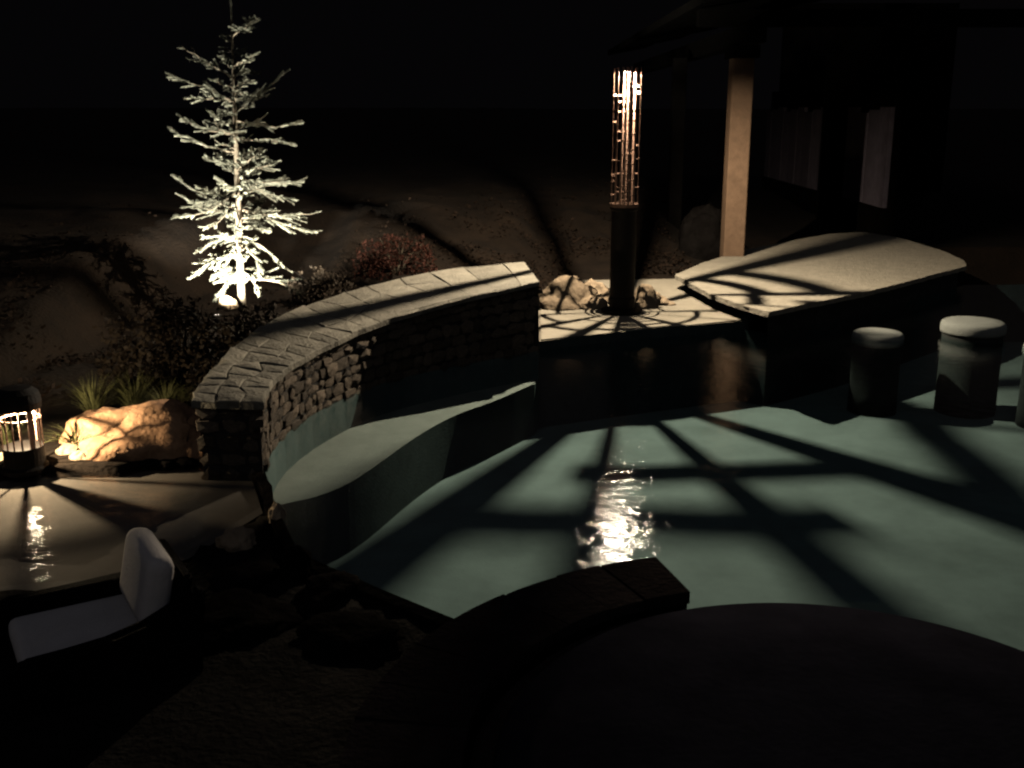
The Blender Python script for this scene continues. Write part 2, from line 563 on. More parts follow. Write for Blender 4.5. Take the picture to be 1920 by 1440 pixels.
# coping: irregular flat stones with open joints
cols = [0.0]
while cols[-1] < LEN - 0.12:
    far = cols[-1] / LEN
    cols.append(cols[-1] + rr.uniform(0.12, 0.19) + 0.26 * max(0, far - 0.25))
cols[-1] = LEN
NR = 3
node = {}
for a, sv in enumerate(cols):
    for b in range(NR + 1):
        sj = sv + (rr.uniform(-.045, .045) if 0 < a < len(cols) - 1 else 0)
        p, q, d, zt = at_arc(max(0, min(LEN, sj)))
        t = b / NR + (rr.uniform(-.10, .10) if 0 < b < NR else 0)
        v = (q - p)
        e = p + v * t
        if b == 0: e = p - v.normalized() * rr.uniform(0.015, 0.045)
        if b == NR: e = q + v.normalized() * rr.uniform(0.0, 0.04)
        if a == 0: e = e - d * rr.uniform(0.02, 0.05)
        node[a, b] = Vector((e.x, e.y, zt))
def flag(poly, lump):
    c = sum(poly, Vector()) / len(poly)
    # extra points along each side, a little broken
    ring = []
    n = len(poly)
    for i in range(n):
        a, b = poly[i], poly[(i + 1) % n]
        ring.append(a)
        m = a.lerp(b, rr.uniform(.35, .65))
        ring.append(m + (c - m).normalized() * rr.uniform(-.004, .012))
    tilt = Vector((rr.uniform(-1, 1), rr.uniform(-1, 1))) * (0.010 + 0.035 * lump)
    hgt = rr.uniform(0.0, 0.004 + 0.009 * lump)
    bm = bmesh.new()
    lo, mi, hi = [], [], []
    for p in ring:
        d = (c - p); d.z = 0
        L = max(0.02, d.length)
        q = p + d * (0.002 / L)
        t = p + d * (0.011 / L)
        lo.append(bm.verts.new((q.x, q.y, p.z - 0.045)))
        mi.append(bm.verts.new((q.x, q.y, p.z - 0.007 + hgt + tilt.dot((q - c).to_2d()))))
        hi.append(bm.verts.new((t.x, t.y, p.z + hgt + tilt.dot((t - c).to_2d()) + rr.uniform(-.003, .003))))
    top = bm.verts.new((c.x, c.y, c.z + hgt + 0.003 + 0.012 * lump * rr.random()))
    k = len(ring)
    for i in range(k):
        j = (i + 1) % k
        bm.faces.new((lo[i], lo[j], mi[j], mi[i]))
        bm.faces.new((mi[i], mi[j], hi[j], hi[i]))
        bm.faces.new((hi[i], hi[j], top))
    obj('coping_stone', bm, M['coping'], wall)
for a in range(len(cols) - 1):
    lump = 1 - min(1, cols[a] / LEN * 1.7)
    b = 0
    while b < NR:
        step = 2 if (b + 2 <= NR and rr.random() < 0.22) else 1
        flag([node[a, b], node[a + 1, b], node[a + 1, b + step], node[a, b + step]] if step == 1 else [node[a, b], node[a + 1, b], node[a + 1, b + 1], node[a + 1, b + 2], node[a, b + 2], node[a, b + 1]], lump)
        b += step

# plastered seat under water along the wall
bl, _ = resample([(-1.60, 6.70, 0), (-1.50, 6.78, 0), (-1.34, 6.88, 0), (-1.17, 7.12, 0), (-1.03, 7.49, 0), (-0.88, 7.97, 0), (-0.70, 8.47, 0), (-0.47, 8.95, 0), (-0.15, 9.36, 0), (0.22, 10.0, 0)], 49)
BENCH = [(p.x, p.y) for p in bl] + [(p.x, p.y) for p in inner[::-2]]
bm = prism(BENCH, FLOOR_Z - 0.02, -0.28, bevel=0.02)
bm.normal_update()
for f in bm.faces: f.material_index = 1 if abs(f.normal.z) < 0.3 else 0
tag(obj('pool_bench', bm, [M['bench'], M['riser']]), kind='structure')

# ------------------------------------------------------------ stone platform
TOP = [(2.04, 13.28), (2.60, 14.4), (3.46, 15.73), (4.59, 17.05), (5.3, 17.8), (5.93, 18.04), (6.25, 17.2), (6.30, 15.6), (6.20, 14.6), (6.02, 14.05), (5.40, 13.42), (4.75, 12.73), (3.99, 11.96), (3.43, 11.48), (2.62, 10.75), (2.42, 11.2), (2.22, 11.89)]
cnt = thing('bar_counter', (0, 0, 0), 'broad pale stone counter slab with a pointed end, crossed by lamp shadows', 'counter')
P = [Vector(p) for p in TOP]
fine = []
rr = random.Random(5)
for i, a in enumerate(P):
    b = P[(i + 1) % len(P)]
    k = max(1, int((b - a).length / 0.045))
    for j in range(k):
        q = a.lerp(b, j / k)
        nn = (b - a).normalized()
        q = q + Vector((nn.y, -nn.x)) * (0.02 * noise.noise((q.x * 7, q.y * 7, 0)) + 0.01 * noise.noise((q.x * 25, q.y * 25, 0)))
        fine.append((q.x, q.y))
bm = prism(fine, 0.225, 0.28, bevel=0.012)
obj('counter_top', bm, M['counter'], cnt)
cx = sum(p[0] for p in TOP) / len(TOP)
cy = sum(p[1] for p in TOP) / len(TOP)
BODY = [(x + (cx - x) * 0.06, y + (cy - y) * 0.06) for x, y in TOP]
BODY = [(2.9, 12.0), (3.2, 13.0), (3.5, 14.2)] + BODY[3:14] + [(2.70, 11.02)]
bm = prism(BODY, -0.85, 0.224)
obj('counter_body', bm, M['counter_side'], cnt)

# ------------------------------------------------------------ stools
def stool(x, y, top, label, r):
    t = thing('pool_stool', (x, y, FLOOR_Z), label, 'stool', 'drum stools standing in the pool')
    h = top - FLOOR_Z
    prof = [(0.0, 0.0), (r * 0.95, 0.0), (r * 0.94, 0.2), (r * 0.93, h - 0.136)]
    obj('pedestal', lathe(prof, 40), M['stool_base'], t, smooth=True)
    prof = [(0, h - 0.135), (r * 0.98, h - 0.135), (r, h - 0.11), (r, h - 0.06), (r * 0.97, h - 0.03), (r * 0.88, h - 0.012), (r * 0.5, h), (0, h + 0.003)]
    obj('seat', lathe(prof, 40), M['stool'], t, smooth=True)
    return t
stool(3.80, 10.85, 0.065, 'left drum stool in the pool, low and lit only on its top', 0.26)
stool(4.78, 10.85, 0.18, 'broad pale drum stool in the pool with its left side lit', 0.32)
stool(5.36, 10.30, 0.05, 'drum stool in the pool at the right edge, mostly cut off', 0.28)

# ------------------------------------------------------------ tall cage lamp
LX, LY = 1.22, 11.71
lamp = thing('cage_lamp', (LX, LY, 0.10), 'tall round iron lamp with a barred glowing cage on a dark column', 'lamp')
obj('base_plate', lathe([(0, 0), (0.23, 0), (0.23, 0.03), (0.17, 0.05), (0, 0.05)], 32), M['dark_iron'], lamp)
obj('column', lathe([(0, 0.051), (0.142, 0.051), (0.150, 0.16), (0.138, 0.18), (0.138, 1.12), (0.150, 1.13), (0.150, 1.16), (0, 1.16)], 32), M['dark_iron'], lamp)
CR = 0.145
ZB, ZT = 1.16, 2.61
bars = [(-138, .020), (-114.4, .021), (-98.7, .012), (-78.8, .016), (-54.5, .023), (-22, .006), (4, .018), (50, .020), (80, .014), (98, .010), (128, .014), (160, .010), (190, .012)]
for az, wd in bars:
    da = math.degrees(wd / CR) / 2
    top = ZT + rr.uniform(-0.03, 0.012)
    obj('bar', arc_bar(CR - 0.003, CR + 0.003, az - da, az + da, ZB, top, 1), M['iron'], lamp)
def rung(z, a0, a1, h=0.010):
    obj('rung', arc_bar(CR - 0.0045, CR + 0.0045, a0, a1, z - h / 2, z + h / 2), M['iron'], lamp)
BZ = 2.575                                  # bulb height above the deck
def slanting_rung(knots, h):
    bm = bmesh.new()
    rows = []
    for (a0, h0), (a1, h1) in zip(knots, knots[1:]):
        for i in range(6):
            t = i / 5
            a, zc = R(a0 + (a1 - a0) * t), BZ - (h0 + (h1 - h0) * t)
            if rows and i == 0: continue
            c, q = math.cos(a), math.sin(a)
            rows.append([bm.verts.new((r * c, r * q, zz)) for r, zz in ((CR - .0045, zc - h / 2), (CR + .0045, zc - h / 2), (CR + .0045, zc + h / 2), (CR - .0045, zc + h / 2))])
    for a, b in zip(rows, rows[1:]):
        for k in range(4): bm.faces.new((a[k], a[(k + 1) % 4], b[(k + 1) % 4], b[k]))
    bm.faces.new(rows[0]); bm.faces.new(rows[-1])
    obj('rung', bm, M['iron'], lamp)
slanting_rung([(-113, .117), (-93, .126), (-70, .119)], 0.017)
slanting_rung([(-104, .171), (-82, .175), (-65, .163), (-53, .150)], 0.020)
rung(BZ - 0.235, -22, 4, 0.020)
slanting_rung([(-8, .170), (-12, .166), (-31.6, .1465), (-46, .120), (-54, .106)], 0.021)   # added slanting bar, shaped to throw a shadow band on the pool floor
rr = random.Random(11)
for a0, a1 in ((80, 128), (128, 190), (190, 222)):
    for k, zz in enumerate((2.33, 2.27, 2.16, 2.08, 1.95, 1.88, 1.74, 1.66, 1.50, 1.43, 1.29)):
        if rr.random() < 0.4: continue
        rung(zz + rr.uniform(-.025, .025), a0, a1, 0.012)
rung(BZ - .215, 4, 50, 0.028)
rung(BZ - .145, 4, 50, 0.021)
for hh in (.76, 1.06): rung(BZ - hh, 4, 50, 0.013)
for hh in (.44, .90, 1.20): rung(BZ - hh, -53, 4, 0.012)
for hh in (.85,): rung(BZ - hh, 50, 80, 0.012)
for hh in (.32, .60, .92, 1.2): rung(BZ - hh, -138, -114, 0.012)
for zz, k in ((2.21, 0), (2.17, 1), (2.12, 2), (2.07, 1), (2.03, 0), (1.97, 2), (1.93, 1), (1.87, 0), (1.83, 2), (1.77, 1), (1.72, 0), (1.66, 2), (1.62, 1), (1.55, 0), (1.50, 2), (1.45, 1), (1.39, 0), (1.34, 2), (1.29, 1), (1.24, 0)):
    a0, a1 = ((-114, -79), (-99.5, -53), (-99.5, -79))[k]
    rung(zz, a0, a1, h=0.016)
obj('ring', arc_bar(CR - 0.006, CR + 0.006, 0, 360, 1.161, 1.20, 36), M['iron'], lamp)
obj('bulb', lathe([(0, BZ - 0.008), (0.005, BZ - 0.006), (0.006, BZ + 0.006), (0, BZ + 0.008)], 8), M['lamp_glow'], lamp)
obj('lamp_shade', lathe([(0, BZ + 0.014), (0.03, BZ + 0.012), (0.046, BZ - 0.0065), (0.048, BZ - 0.0065), (0.032, BZ + 0.015), (0, BZ + 0.018)], 28), M['dark_iron'], lamp)
obj('bulb_holder', lathe([(0, 1.161), (0.012, 1.161), (0.007, 1.19), (0.004, BZ - 0.06), (0.004, BZ - 0.010), (0, BZ - 0.010)], 10), M['dark_iron'], lamp)

# ------------------------------------------------------------ short cage lamp by the shallow pool
sl = thing('bollard_lamp', (-3.21, 6.68, -0.015), 'short bollard lamp with a dark domed cap at the edge of the shallow pool', 'lamp')
obj('base', lathe([(0, 0), (0.15, 0), (0.15, 0.03), (0.128, 0.045), (0.128, 0.17), (0, 0.17)], 28), M['dark_iron'], sl)
obj('cap', lathe([(0, 0.425), (0.138, 0.425), (0.142, 0.47), (0.13, 0.53), (0.09, 0.565), (0, 0.575)], 28), M['dark_iron'], sl)
for az, wd in ((-8, 4), (-37, 16), (-67, 6), (-90, 4), (-112, 5), (-140, 5), (14, 4), (34, 3), (70, 5), (120, 5), (165, 5), (200, 5)):
    obj('bar', arc_bar(0.121, 0.127, az - wd / 2, az + wd / 2, 0.171, 0.424, 1), M['iron'], sl)
for zz in (0.355,): obj('ring', arc_bar(0.1195, 0.1285, 0, 360, zz, zz + 0.008, 28), M['iron'], sl)
obj('bulb', lathe([(0, 0.390), (0.005, 0.392), (0.006, 0.403), (0, 0.407)], 12), M['small_glow'], sl)
obj('bulb_holder', lathe([(0, 0.409), (0.013, 0.409), (0.013, 0.424), (0, 0.424)], 12), M['dark_iron'], sl)

# ------------------------------------------------------------ young fir and its uplight
fir = thing('fir_tree', (0, 0, 0), 'slender young fir tree lit white from below behind the stone wall', 'tree')
TR = [(-2.95, 11.5, 0.0), (-2.945, 11.5, 0.5), (-2.93, 11.49, 0.93), (-2.91, 11.5, 1.77), (-2.89, 11.51, 2.58), (-2.87, 11.5, 3.16), (-2.865, 11.5, 3.36)]
obj('trunk', tube(TR, [.046, .040, .036, .026, .017, .010, .004], 10), M['bark'], fir, smooth=True)
BR = [((-2.89, 11.5, 2.58), (-3.28, 11.05, 2.88)), ((-2.89, 11.5, 2.37), (-3.52, 11.35, 2.62)), ((-2.89, 11.5, 2.37), (-3.31, 11.1, 2.38)), ((-2.9, 11.5, 2.04), (-3.37, 11.02, 2.24)), ((-2.9, 11.5, 1.85), (-3.54, 11.35, 2.1)), ((-2.92, 11.5, 1.26), (-3.67, 11.75, 1.61)), ((-2.91, 11.5, 1.44), (-3.67, 11.72, 1.16)), ((-2.92, 11.5, 1.32), (-3.2, 11.17, 1.08)), ((-2.93, 11.5, 0.98), (-3.38, 11.49, 0.8)), ((-2.93, 11.5, 0.81), (-3.42, 11.23, 0.54)), ((-2.88, 11.5, 3.0), (-2.53, 11.12, 3.16)), ((-2.88, 11.5, 3.1), (-2.59, 11.06, 3.05)), ((-2.88, 11.5, 2.72), (-2.59, 11.16, 2.82)), ((-2.88, 11.5, 2.75), (-2.75, 11.88, 2.67)), ((-2.89, 11.5, 2.4), (-2.61, 11.78, 2.43)), ((-2.9, 11.5, 2.18), (-2.23, 11.76, 2.14)), ((-2.9, 11.5, 2.1), (-2.61, 11.75, 2.25)), ((-2.9, 11.5, 1.99), (-2.22, 11.14, 1.94)), ((-2.9, 11.5, 2.26), (-2.36, 11.8, 2.7)), ((-2.91, 11.5, 1.58), (-2.19, 11.58, 1.57)), ((-2.91, 11.5, 1.49), (-2.35, 11.68, 1.34)), ((-2.92, 11.5, 1.27), (-2.09, 11.8, 1.21)), ((-2.92, 11.5, 1.26), (-2.17, 11.83, 0.96)), ((-2.91, 11.5, 1.58), (-2.41, 11.04, 1.76)), ((-2.92, 11.5, 1.04), (-2.6, 11.56, 1.01)), ((-2.93, 11.5, 0.98), (-2.45, 11.62, 0.57)), ((-2.93, 11.5, 0.93), (-2.67, 11.46, 0.54)), ((-2.94, 11.5, 0.49), (-2.17, 11.13, 0.38)), ((-2.89, 11.5, 2.5), (-3.01, 11.26, 2.58)), ((-2.9, 11.5, 2.04), (-2.92, 10.73, 2.19)), ((-2.92, 11.5, 1.38), (-3.46, 11.91, 1.46)), ((-2.92, 11.5, 1.24), (-3.62, 11.81, 1.36)), ((-2.91, 11.5, 1.48), (-3.13, 11.37, 1.61)), ((-2.91, 11.5, 1.66), (-2.59, 11.02, 1.84)), ((-2.92, 11.5, 1.3), (-2.7, 11.87, 1.35)), ((-2.93, 11.5, 0.93), (-3.09, 11.4, 0.65)), ((-2.93, 11.5, 0.95), (-2.91, 11.84, 0.71)), ((-2.88, 11.5, 2.79), (-2.84, 11.79, 2.91)), ((-2.88, 11.5, 2.69), (-2.95, 11.31, 2.79)), ((-2.92, 11.5, 1.38), (-2.64, 11.18, 1.57)), ((-2.91, 11.5, 1.6), (-3.08, 11.44, 1.77))]
fr = random.Random(3)
for z in (0.75, 0.9, 1.15, 1.2, 1.45, 1.55, 1.7, 1.8, 1.95, 2.1, 2.25, 2.35, 2.5, 2.65, 2.85, 2.95):
    a = fr.uniform(0, 2 * math.pi)
    l = (0.62 - 0.15 * z) * fr.uniform(0.5, 1.0)
    BR.append(((-2.95 + 0.024 * z, 11.5, z), (-2.95 + 0.024 * z + l * math.cos(a), 11.5 + l * math.sin(a), z + fr.uniform(-0.1, 0.2) * (1 if z > 1.2 else -1))))

for k in range(34):
    z = 0.75 + 2.2 * fr.random() ** 1.5
    a = fr.uniform(0, 2 * math.pi)
    l = (0.66 - 0.17 * z) * fr.uniform(0.35, 0.9)
    BR.append(((-2.95 + 0.024 * z, 11.5, z), (-2.95 + 0.024 * z + l * math.cos(a), 11.5 + l * math.sin(a), z + fr.uniform(-0.12, 0.2))))

for tp in ((-3.18, 11.3, 0.30), (-2.70, 11.35, 0.36), (-3.10, 11.75, 0.42), (-3.25, 11.45, 0.50), (-2.62, 11.6, 0.48)):
    BR.append(((-2.94, 11.5, 0.62), tp))

def needles(bm, a, b, dens, ln, mi, thick=0.0035):
    d = b - a
    L = d.length
    if L < 1e-3: return
    d = d / L
    n = int(L * dens)
    u = d.cross(Vector((0.2, 0.1, 1))).normalized()
    v = d.cross(u)
    for i in range(n):
        t = fr.random()
        p = a + d * (L * t)
        an = fr.uniform(0, 2 * math.pi)
        rad = u * math.cos(an) + v * math.sin(an)
        tip = p + (rad * 0.85 + d * 0.65) * ln * fr.uniform(0.7, 1.15)
        s = d.cross(rad).normalized() * thick
        f = bm.faces.new((bm.verts.new(p - s), bm.verts.new(p + s), bm.verts.new(tip)))
        f.material_index = mi

for ro, tp in BR:
    a, b = Vector(ro), Vector(tp)
    bm = bmesh.new()
    L = (b - a).length
    n = 7
    pts = []
    sag = (fr.uniform(-0.03, 0.09) if a.z > 1.2 else -0.09) * L
    for i in range(n + 1):
        t = i / n
        p = a.lerp(b, t)
        p.z -= sag * math.sin(math.pi * t)
        p += Vector((fr.uniform(-1, 1), fr.uniform(-1, 1), fr.uniform(-1, 1))) * 0.014
        pts.append(p)
    pts[0] = a
    r0 = 0.006 + 0.005 * L
    tube(pts, [r0 * (1 - 0.8 * i / n) for i in range(n + 1)], 5, bm)
    for f in bm.faces: f.material_index = 0
    sparse = 1.0 if L < 1.0 else 0.16
    for i in range(1, n):
        bare = noise.noise(pts[i] * 4.0) < (-0.08 if a.z < 2.0 else 0.10)
        needles(bm, pts[i], pts[i + 1], (120 if bare else 620) * sparse, 0.025, 1)
        d = (pts[i + 1] - pts[i - 1]).normalized()
        side = d.cross(Vector((0, 0, 1))).normalized()
        for k in range(2):
          for sg in (-1, 1):
            if fr.random() < (0.75 if bare else 0.2): continue
            p0 = pts[i].lerp(pts[i + 1], k * 0.5)
            l = (0.42 * L * (1 - (i + k * .5) / (n + 0.5)) + 0.05) * fr.uniform(0.35, 1.25) * sparse
            dv = (d * 0.85 + side * sg * fr.uniform(0.4, 1.1) + Vector((0, 0, fr.uniform(-0.4, 0.4)))).normalized()
            p1 = p0 + dv * l
            tube([p0, p1], [0.0028, 0.0012], 3, bm, cap=False)
            needles(bm, p0, p1, 620, 0.023, 1)
    obj('branch', bm, [M['bark'], M['needle']], fir)
bm = bmesh.new()
needles(bm, Vector(TR[-2]), Vector(TR[-1]) + Vector((0, 0, .05)), 500, 0.02, 0)
obj('leader_shoot', bm, M['needle'], fir)

up = thing('garden_spotlight', (-2.99, 10.62, 0.13), 'small garden spotlight shining up the fir trunk', 'spotlight')
bm = lathe([(0, 0), (0.035, 0), (0.035, 0.012), (0.01, 0.016), (0.01, 0.06), (0, 0.06)], 16)
obj('stake', bm, M['dark_iron'], up)
bm = lathe([(0.026, 0.0), (0.034, 0.01), (0.042, 0.085), (0.038, 0.085), (0.031, 0.02), (0.0, 0.016)], 20)
h = obj('housing', bm, M['dark_iron'], up, loc=(0, 0, 0.06))
bm = lathe([(0, 0.056), (0.036, 0.056), (0.036, 0.06), (0, 0.06)], 20)
obj('lens', bm, M['spot_glow'], up, loc=(0, 0, 0.06))
sp = bpy.data.lights.new('spot', 'SPOT')
sp.energy = 3000
sp.color = (1.0, 0.95, 0.80)
sp.spot_size = R(102)
sp.spot_blend = 0.45
sp.shadow_soft_size = 0.02
so = bpy.data.objects.new('spot', sp)
COL.objects.link(so)
so.parent = up
so.location = (0, 0, 0.16)
so.rotation_euler = Vector((0.05, 0.95, 1.02)).to_track_quat('-Z', 'Y').to_euler()

# ------------------------------------------------------------ rocks
def rock(x, y, z, s, seed, m, label, rough=0.35, rz=0, sub=4, cut=-0.25, group=None, name='boulder'):
    o = obj(name, rock_mesh(*s, seed, rough, sub, cut), m, loc=(x, y, z), smooth=True)
    o.rotation_euler = (0, 0, rz)
    return tag(o, label, 'rock', group)
G1 = 'boulders around the tall lamp'
rock(-2.58, 7.12, 0.05, (0.52, 0.36, 0.27), 3, M['rock'], 'big orange boulder beside the short lamp, streaked by shadows', 0.45)
rock(-2.16, 7.02, 0.03, (0.16, 0.18, 0.24), 5, M['rock'], 'dull rock wedged against the end of the stone wall', 0.45)
rock(-2.90, 6.83, 0.0, (0.075, 0.06, 0.075), 6, M['pale_rock'], 'small bright square stone between short lamp and big boulder', 0.3)
rock(-2.79, 6.82, 0.0, (0.06, 0.05, 0.05), 7, M['pale_rock'], 'small pale stone tucked under the left foot of the big boulder', 0.3)
rock(-3.40, 6.80, 0.0, (0.09, 0.07, 0.06), 8, M['pale_rock'], 'small lit stone left of the short lamp', 0.3)
rock(-3.02, 6.95, 0.02, (0.09, 0.07, 0.06), 9, M['pale_rock'], 'stone behind the small bright stone near the short lamp', 0.3)
EDGE = ['leftmost dark stone in the row at the foot of the big boulder', 'second dark stone from the left in the row under the big boulder', 'third dark stone from the left in the row under the big boulder', 'third dark stone from the right in the row under the big boulder', 'second dark stone from the right in the row under the big boulder', 'rightmost dark stone in the row under the big boulder, near the wall end']
for i, x in enumerate((-2.70, -2.60, -2.50, -2.42, -2.32, -2.2)):
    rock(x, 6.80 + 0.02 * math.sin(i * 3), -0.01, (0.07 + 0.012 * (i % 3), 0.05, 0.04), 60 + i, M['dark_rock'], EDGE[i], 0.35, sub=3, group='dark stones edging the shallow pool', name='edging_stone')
rock(0.62, 12.10, 0.12, (0.38, 0.28, 0.27), 11, M['pale_rock'], 'large bright boulder left of the tall lamp, crossed by bar shadows', 0.4, 0.4, group=G1)
rock(0.92, 11.95, 0.10, (0.15, 0.12, 0.13), 12, M['pale_rock'], 'small lit boulder close to the left of the tall lamp foot', 0.4, group=G1)
rock(0.98, 12.40, 0.12, (0.2, 0.18, 0.21), 13, M['pale_rock'], 'lit boulder half hidden behind the left side of the lamp column', 0.4, group=G1)
rock(1.52, 12.0, 0.12, (0.17, 0.15, 0.22), 14, M['pale_rock'], 'upright lit boulder right of the tall lamp', 0.4, group=G1)
rock(1.72, 12.20, 0.10, (0.13, 0.12, 0.10), 15, M['pale_rock'], 'low rock at the far right of the lamp boulders', 0.4, group=G1)
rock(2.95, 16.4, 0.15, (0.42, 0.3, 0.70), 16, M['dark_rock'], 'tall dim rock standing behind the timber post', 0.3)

rock(-3.06, 11.32, 0.24, (0.10, 0.08, 0.10), 17, M['pale_rock'], 'small bright stone at the foot of the fir trunk', 0.35)
# rocks along the near rim of the pool
RIM = [(-1.52, 5.48, .11, .09, .08, 'pale_rock', 'pale stone on the rim between the two pools'),
       (-1.36, 5.80, .05, .05, .10, 'pale_rock', 'small upright pale stone where the pool rim meets the wall end'),
       (-1.12, 5.12, .12, .10, .11, 'dark_rock', 'dull stone on the pool rim below the small upright stone'),
       (-1.38, 5.02, .18, .14, .06, 'dark_rock', 'broad dark rock below the pale rim stone'),
       (-0.90, 4.86, .18, .13, .07, 'dark_rock', 'flat dark rock at the near corner of the pool'),
       (-1.28, 4.55, .28, .24, .07, 'dark_rock', 'large dark rock on the near bank'),
       (-0.72, 4.40, .26, .2, .06, 'dark_rock', 'dark rock beside the curved parapet')]
for i, (x, y, a, b, c, m, lab) in enumerate(RIM):
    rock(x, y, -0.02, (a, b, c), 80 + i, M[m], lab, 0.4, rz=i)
# the rim that holds the main pool above the shallow one
bm = bmesh.new()
line = [(-1.64, 6.60), (-1.50, 6.30), (-1.43, 6.02), (-1.13, 5.26), (-0.64, 4.82), (-0.21, 4.46)]
rows = []
for i, (x, y) in enumerate(line):
    a = Vector(line[max(0, i - 1)]); b = Vector(line[min(len(line) - 1, i + 1)])
    nn = (b - a).normalized()
    nn = Vector((nn.y, -nn.x))
    p = Vector((x, y))
    q = p + nn * 0.06
    rows.append([bm.verts.new((p.x, p.y, -0.9)), bm.verts.new((q.x, q.y, -0.9)), bm.verts.new((q.x, q.y, 0.0)), bm.verts.new((p.x, p.y, 0.012))])
for a, b in zip(rows, rows[1:]):
    for k in range(4): bm.faces.new((a[k], a[(k + 1) % 4], b[(k + 1) % 4], b[k]))
bm.faces.new(rows[0]); bm.faces.new(rows[-1])
tag(obj('pool_rim', bm, M['dark_rock']), kind='structure')

# ------------------------------------------------------------ shrubs and grasses
def shrub(name, x, y, z, s, n, m, label, seed, size=0.05, stems=9):
    r = random.Random(seed)
    t = thing(name, (x, y, z), label, 'shrub')
    bm = bmesh.new()
    tips = []
    for k in range(stems):
        a = r.uniform(0, 2 * math.pi)
        e = Vector((math.cos(a) * s[0] * r.uniform(.3, .85), math.sin(a) * s[1] * r.uniform(.3, .85), s[2] * r.uniform(.55, 1.0)))
        mid = e * 0.5 + Vector((r.uniform(-.05, .05), r.uniform(-.05, .05), 0.05))
        tube([Vector((0, 0, -0.05)), mid, e], [0.012, 0.008, 0.003], 5, bm)
        tips += [(e, mid), (mid, e)]
    obj('stem', bm, M['bark'] if m != 'leaf' else M['dark_wood'], t)
    bm = bmesh.new()
    off = Vector((seed, seed * 2, 0))
    made = 0
    while made < n:
        u = Vector((r.uniform(-1, 1), r.uniform(-1, 1), r.uniform(0, 1)))
        rad = u.length
        if rad > 1 + 0.35 * noise.noise(u * 2.2 + off): continue
        if noise.noise(u * 3.0 + off * 2) < -0.12: continue
        p = Vector((u.x * s[0], u.y * s[1], u.z * s[2]))
        d = Vector((r.gauss(0, 1), r.gauss(0, 1), r.gauss(0.3, 1))).normalized()
        w_ = d.cross(Vector((r.gauss(0, 1), r.gauss(0, 1), r.gauss(0, 1)))).normalized()
        l = size * r.uniform(0.6, 1.3)
        bm.faces.new([bm.verts.new(q) for q in (p, p + d * l * .5 + w_ * l * .28, p + d * l, p + d * l * .5 - w_ * l * .28)])
        made += 1
    obj('foliage', bm, M[m], t)
    return t
shrub('shrub', -2.75, 8.45, ground_z(-2.75, 8.45), (0.56, 0.50, 0.72), 3600, 'leaf', 'large dark rounded shrub behind the big boulder', 1)
shrub('shrub', -2.35, 9.75, ground_z(-2.35, 9.75), (0.36, 0.36, 0.42), 1800, 'leaf', 'low dark shrub below the fir next to the wall', 2)
shrub('shrub', -2.12, 11.9, ground_z(-2.12, 11.9), (0.42, 0.36, 0.42), 1800, 'leaf', 'dark rounded shrub right of the fir trunk above the wall', 3)
shrub('russet_shrub', -1.45, 13.2, ground_z(-1.45, 13.2) - 0.05, (0.55, 0.42, 0.5), 2200, 'red_leaf', 'russet red shrub behind the middle of the stone wall', 4, 0.045)

def grass(x, y, z, n, h, spread, seed, label, m='grass'):
    r = random.Random(seed)
    t = thing('grass_tuft', (x, y, z), label, 'grass', 'grass tufts by the short lamp')
    bm = bmesh.new()
    for k in range(n):
        a = r.uniform(0, 2 * math.pi)
        d = Vector((math.cos(a), math.sin(a), 0))
        side = Vector((-d.y, d.x, 0))
        l = h * r.uniform(0.6, 1.15)
        lean = spread * r.uniform(0.25, 1.1)
        p0 = d * r.uniform(0, 0.05)
        wd = r.uniform(0.0035, 0.006)
        prev = None
        for i in range(5):
            s = i / 4
            p = p0 + d * lean * s * s + d * lean * 0.25 * s + Vector((0, 0, l * (s - 0.38 * s * s * s * (lean / max(h, .01)))))
            ww = wd * (1 - s * 0.93)
            cur = (bm.verts.new(p - side * ww), bm.verts.new(p + side * ww))
            if prev: bm.faces.new((prev[0], prev[1], cur[1], cur[0]))
            prev = cur
    obj('blades', bm, M[m], t)
    return t
grass(-3.10, 7.60, ground_z(-3.10, 7.60), 170, 0.34, 0.24, 1, 'tan upright grass tuft right behind the short lamp')
grass(-2.88, 7.85, ground_z(-2.88, 7.85), 190, 0.34, 0.26, 2, 'green grass tuft in front of the large dark shrub')
grass(-2.58, 7.66, ground_z(-2.58, 7.66) + 0.06, 200, 0.26, 0.30, 3, 'arching green grass tuft on top of the big boulder')
grass(-3.02, 7.05, 0.02, 90, 0.20, 0.22, 4, 'bright sprawling grass tuft between short lamp and boulder')
grass(-3.55, 7.15, ground_z(-3.55, 7.15), 90, 0.16, 0.16, 5, 'small grass tuft at the left edge behind the short lamp')

# ------------------------------------------------------------ open bar pavilion at the right
pav = thing('bar_pavilion', (0, 0, 0), 'dark timber pavilion with square posts behind the bar counter', 'pavilion')
def post(x, y, z0, z1, hw, m):
    bm = box(-hw, hw, -hw, hw, 0, z1 - z0)
    bmesh.ops.bevel(bm, geom=[e for e in bm.edges if abs(e.verts[0].co.z - e.verts[1].co.z) > 0.1], offset=0.012, segments=1, affect='EDGES')
    return obj('post', bm, m, pav, loc=(x, y, z0))
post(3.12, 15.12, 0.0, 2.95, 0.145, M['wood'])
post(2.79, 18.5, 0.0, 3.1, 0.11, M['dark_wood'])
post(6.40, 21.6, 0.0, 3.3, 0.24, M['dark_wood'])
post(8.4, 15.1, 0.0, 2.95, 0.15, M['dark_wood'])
obj('bracket', box(-0.18, 0.18, -0.3, 0.3, 0, 0.16), M['dark_wood'], pav, loc=(3.12, 15.12, 2.951))
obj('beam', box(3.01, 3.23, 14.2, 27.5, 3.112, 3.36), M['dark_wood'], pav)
obj('beam', box(2.5, 10.5, 15.0, 15.24, 3.361, 3.58), M['dark_wood'], pav)
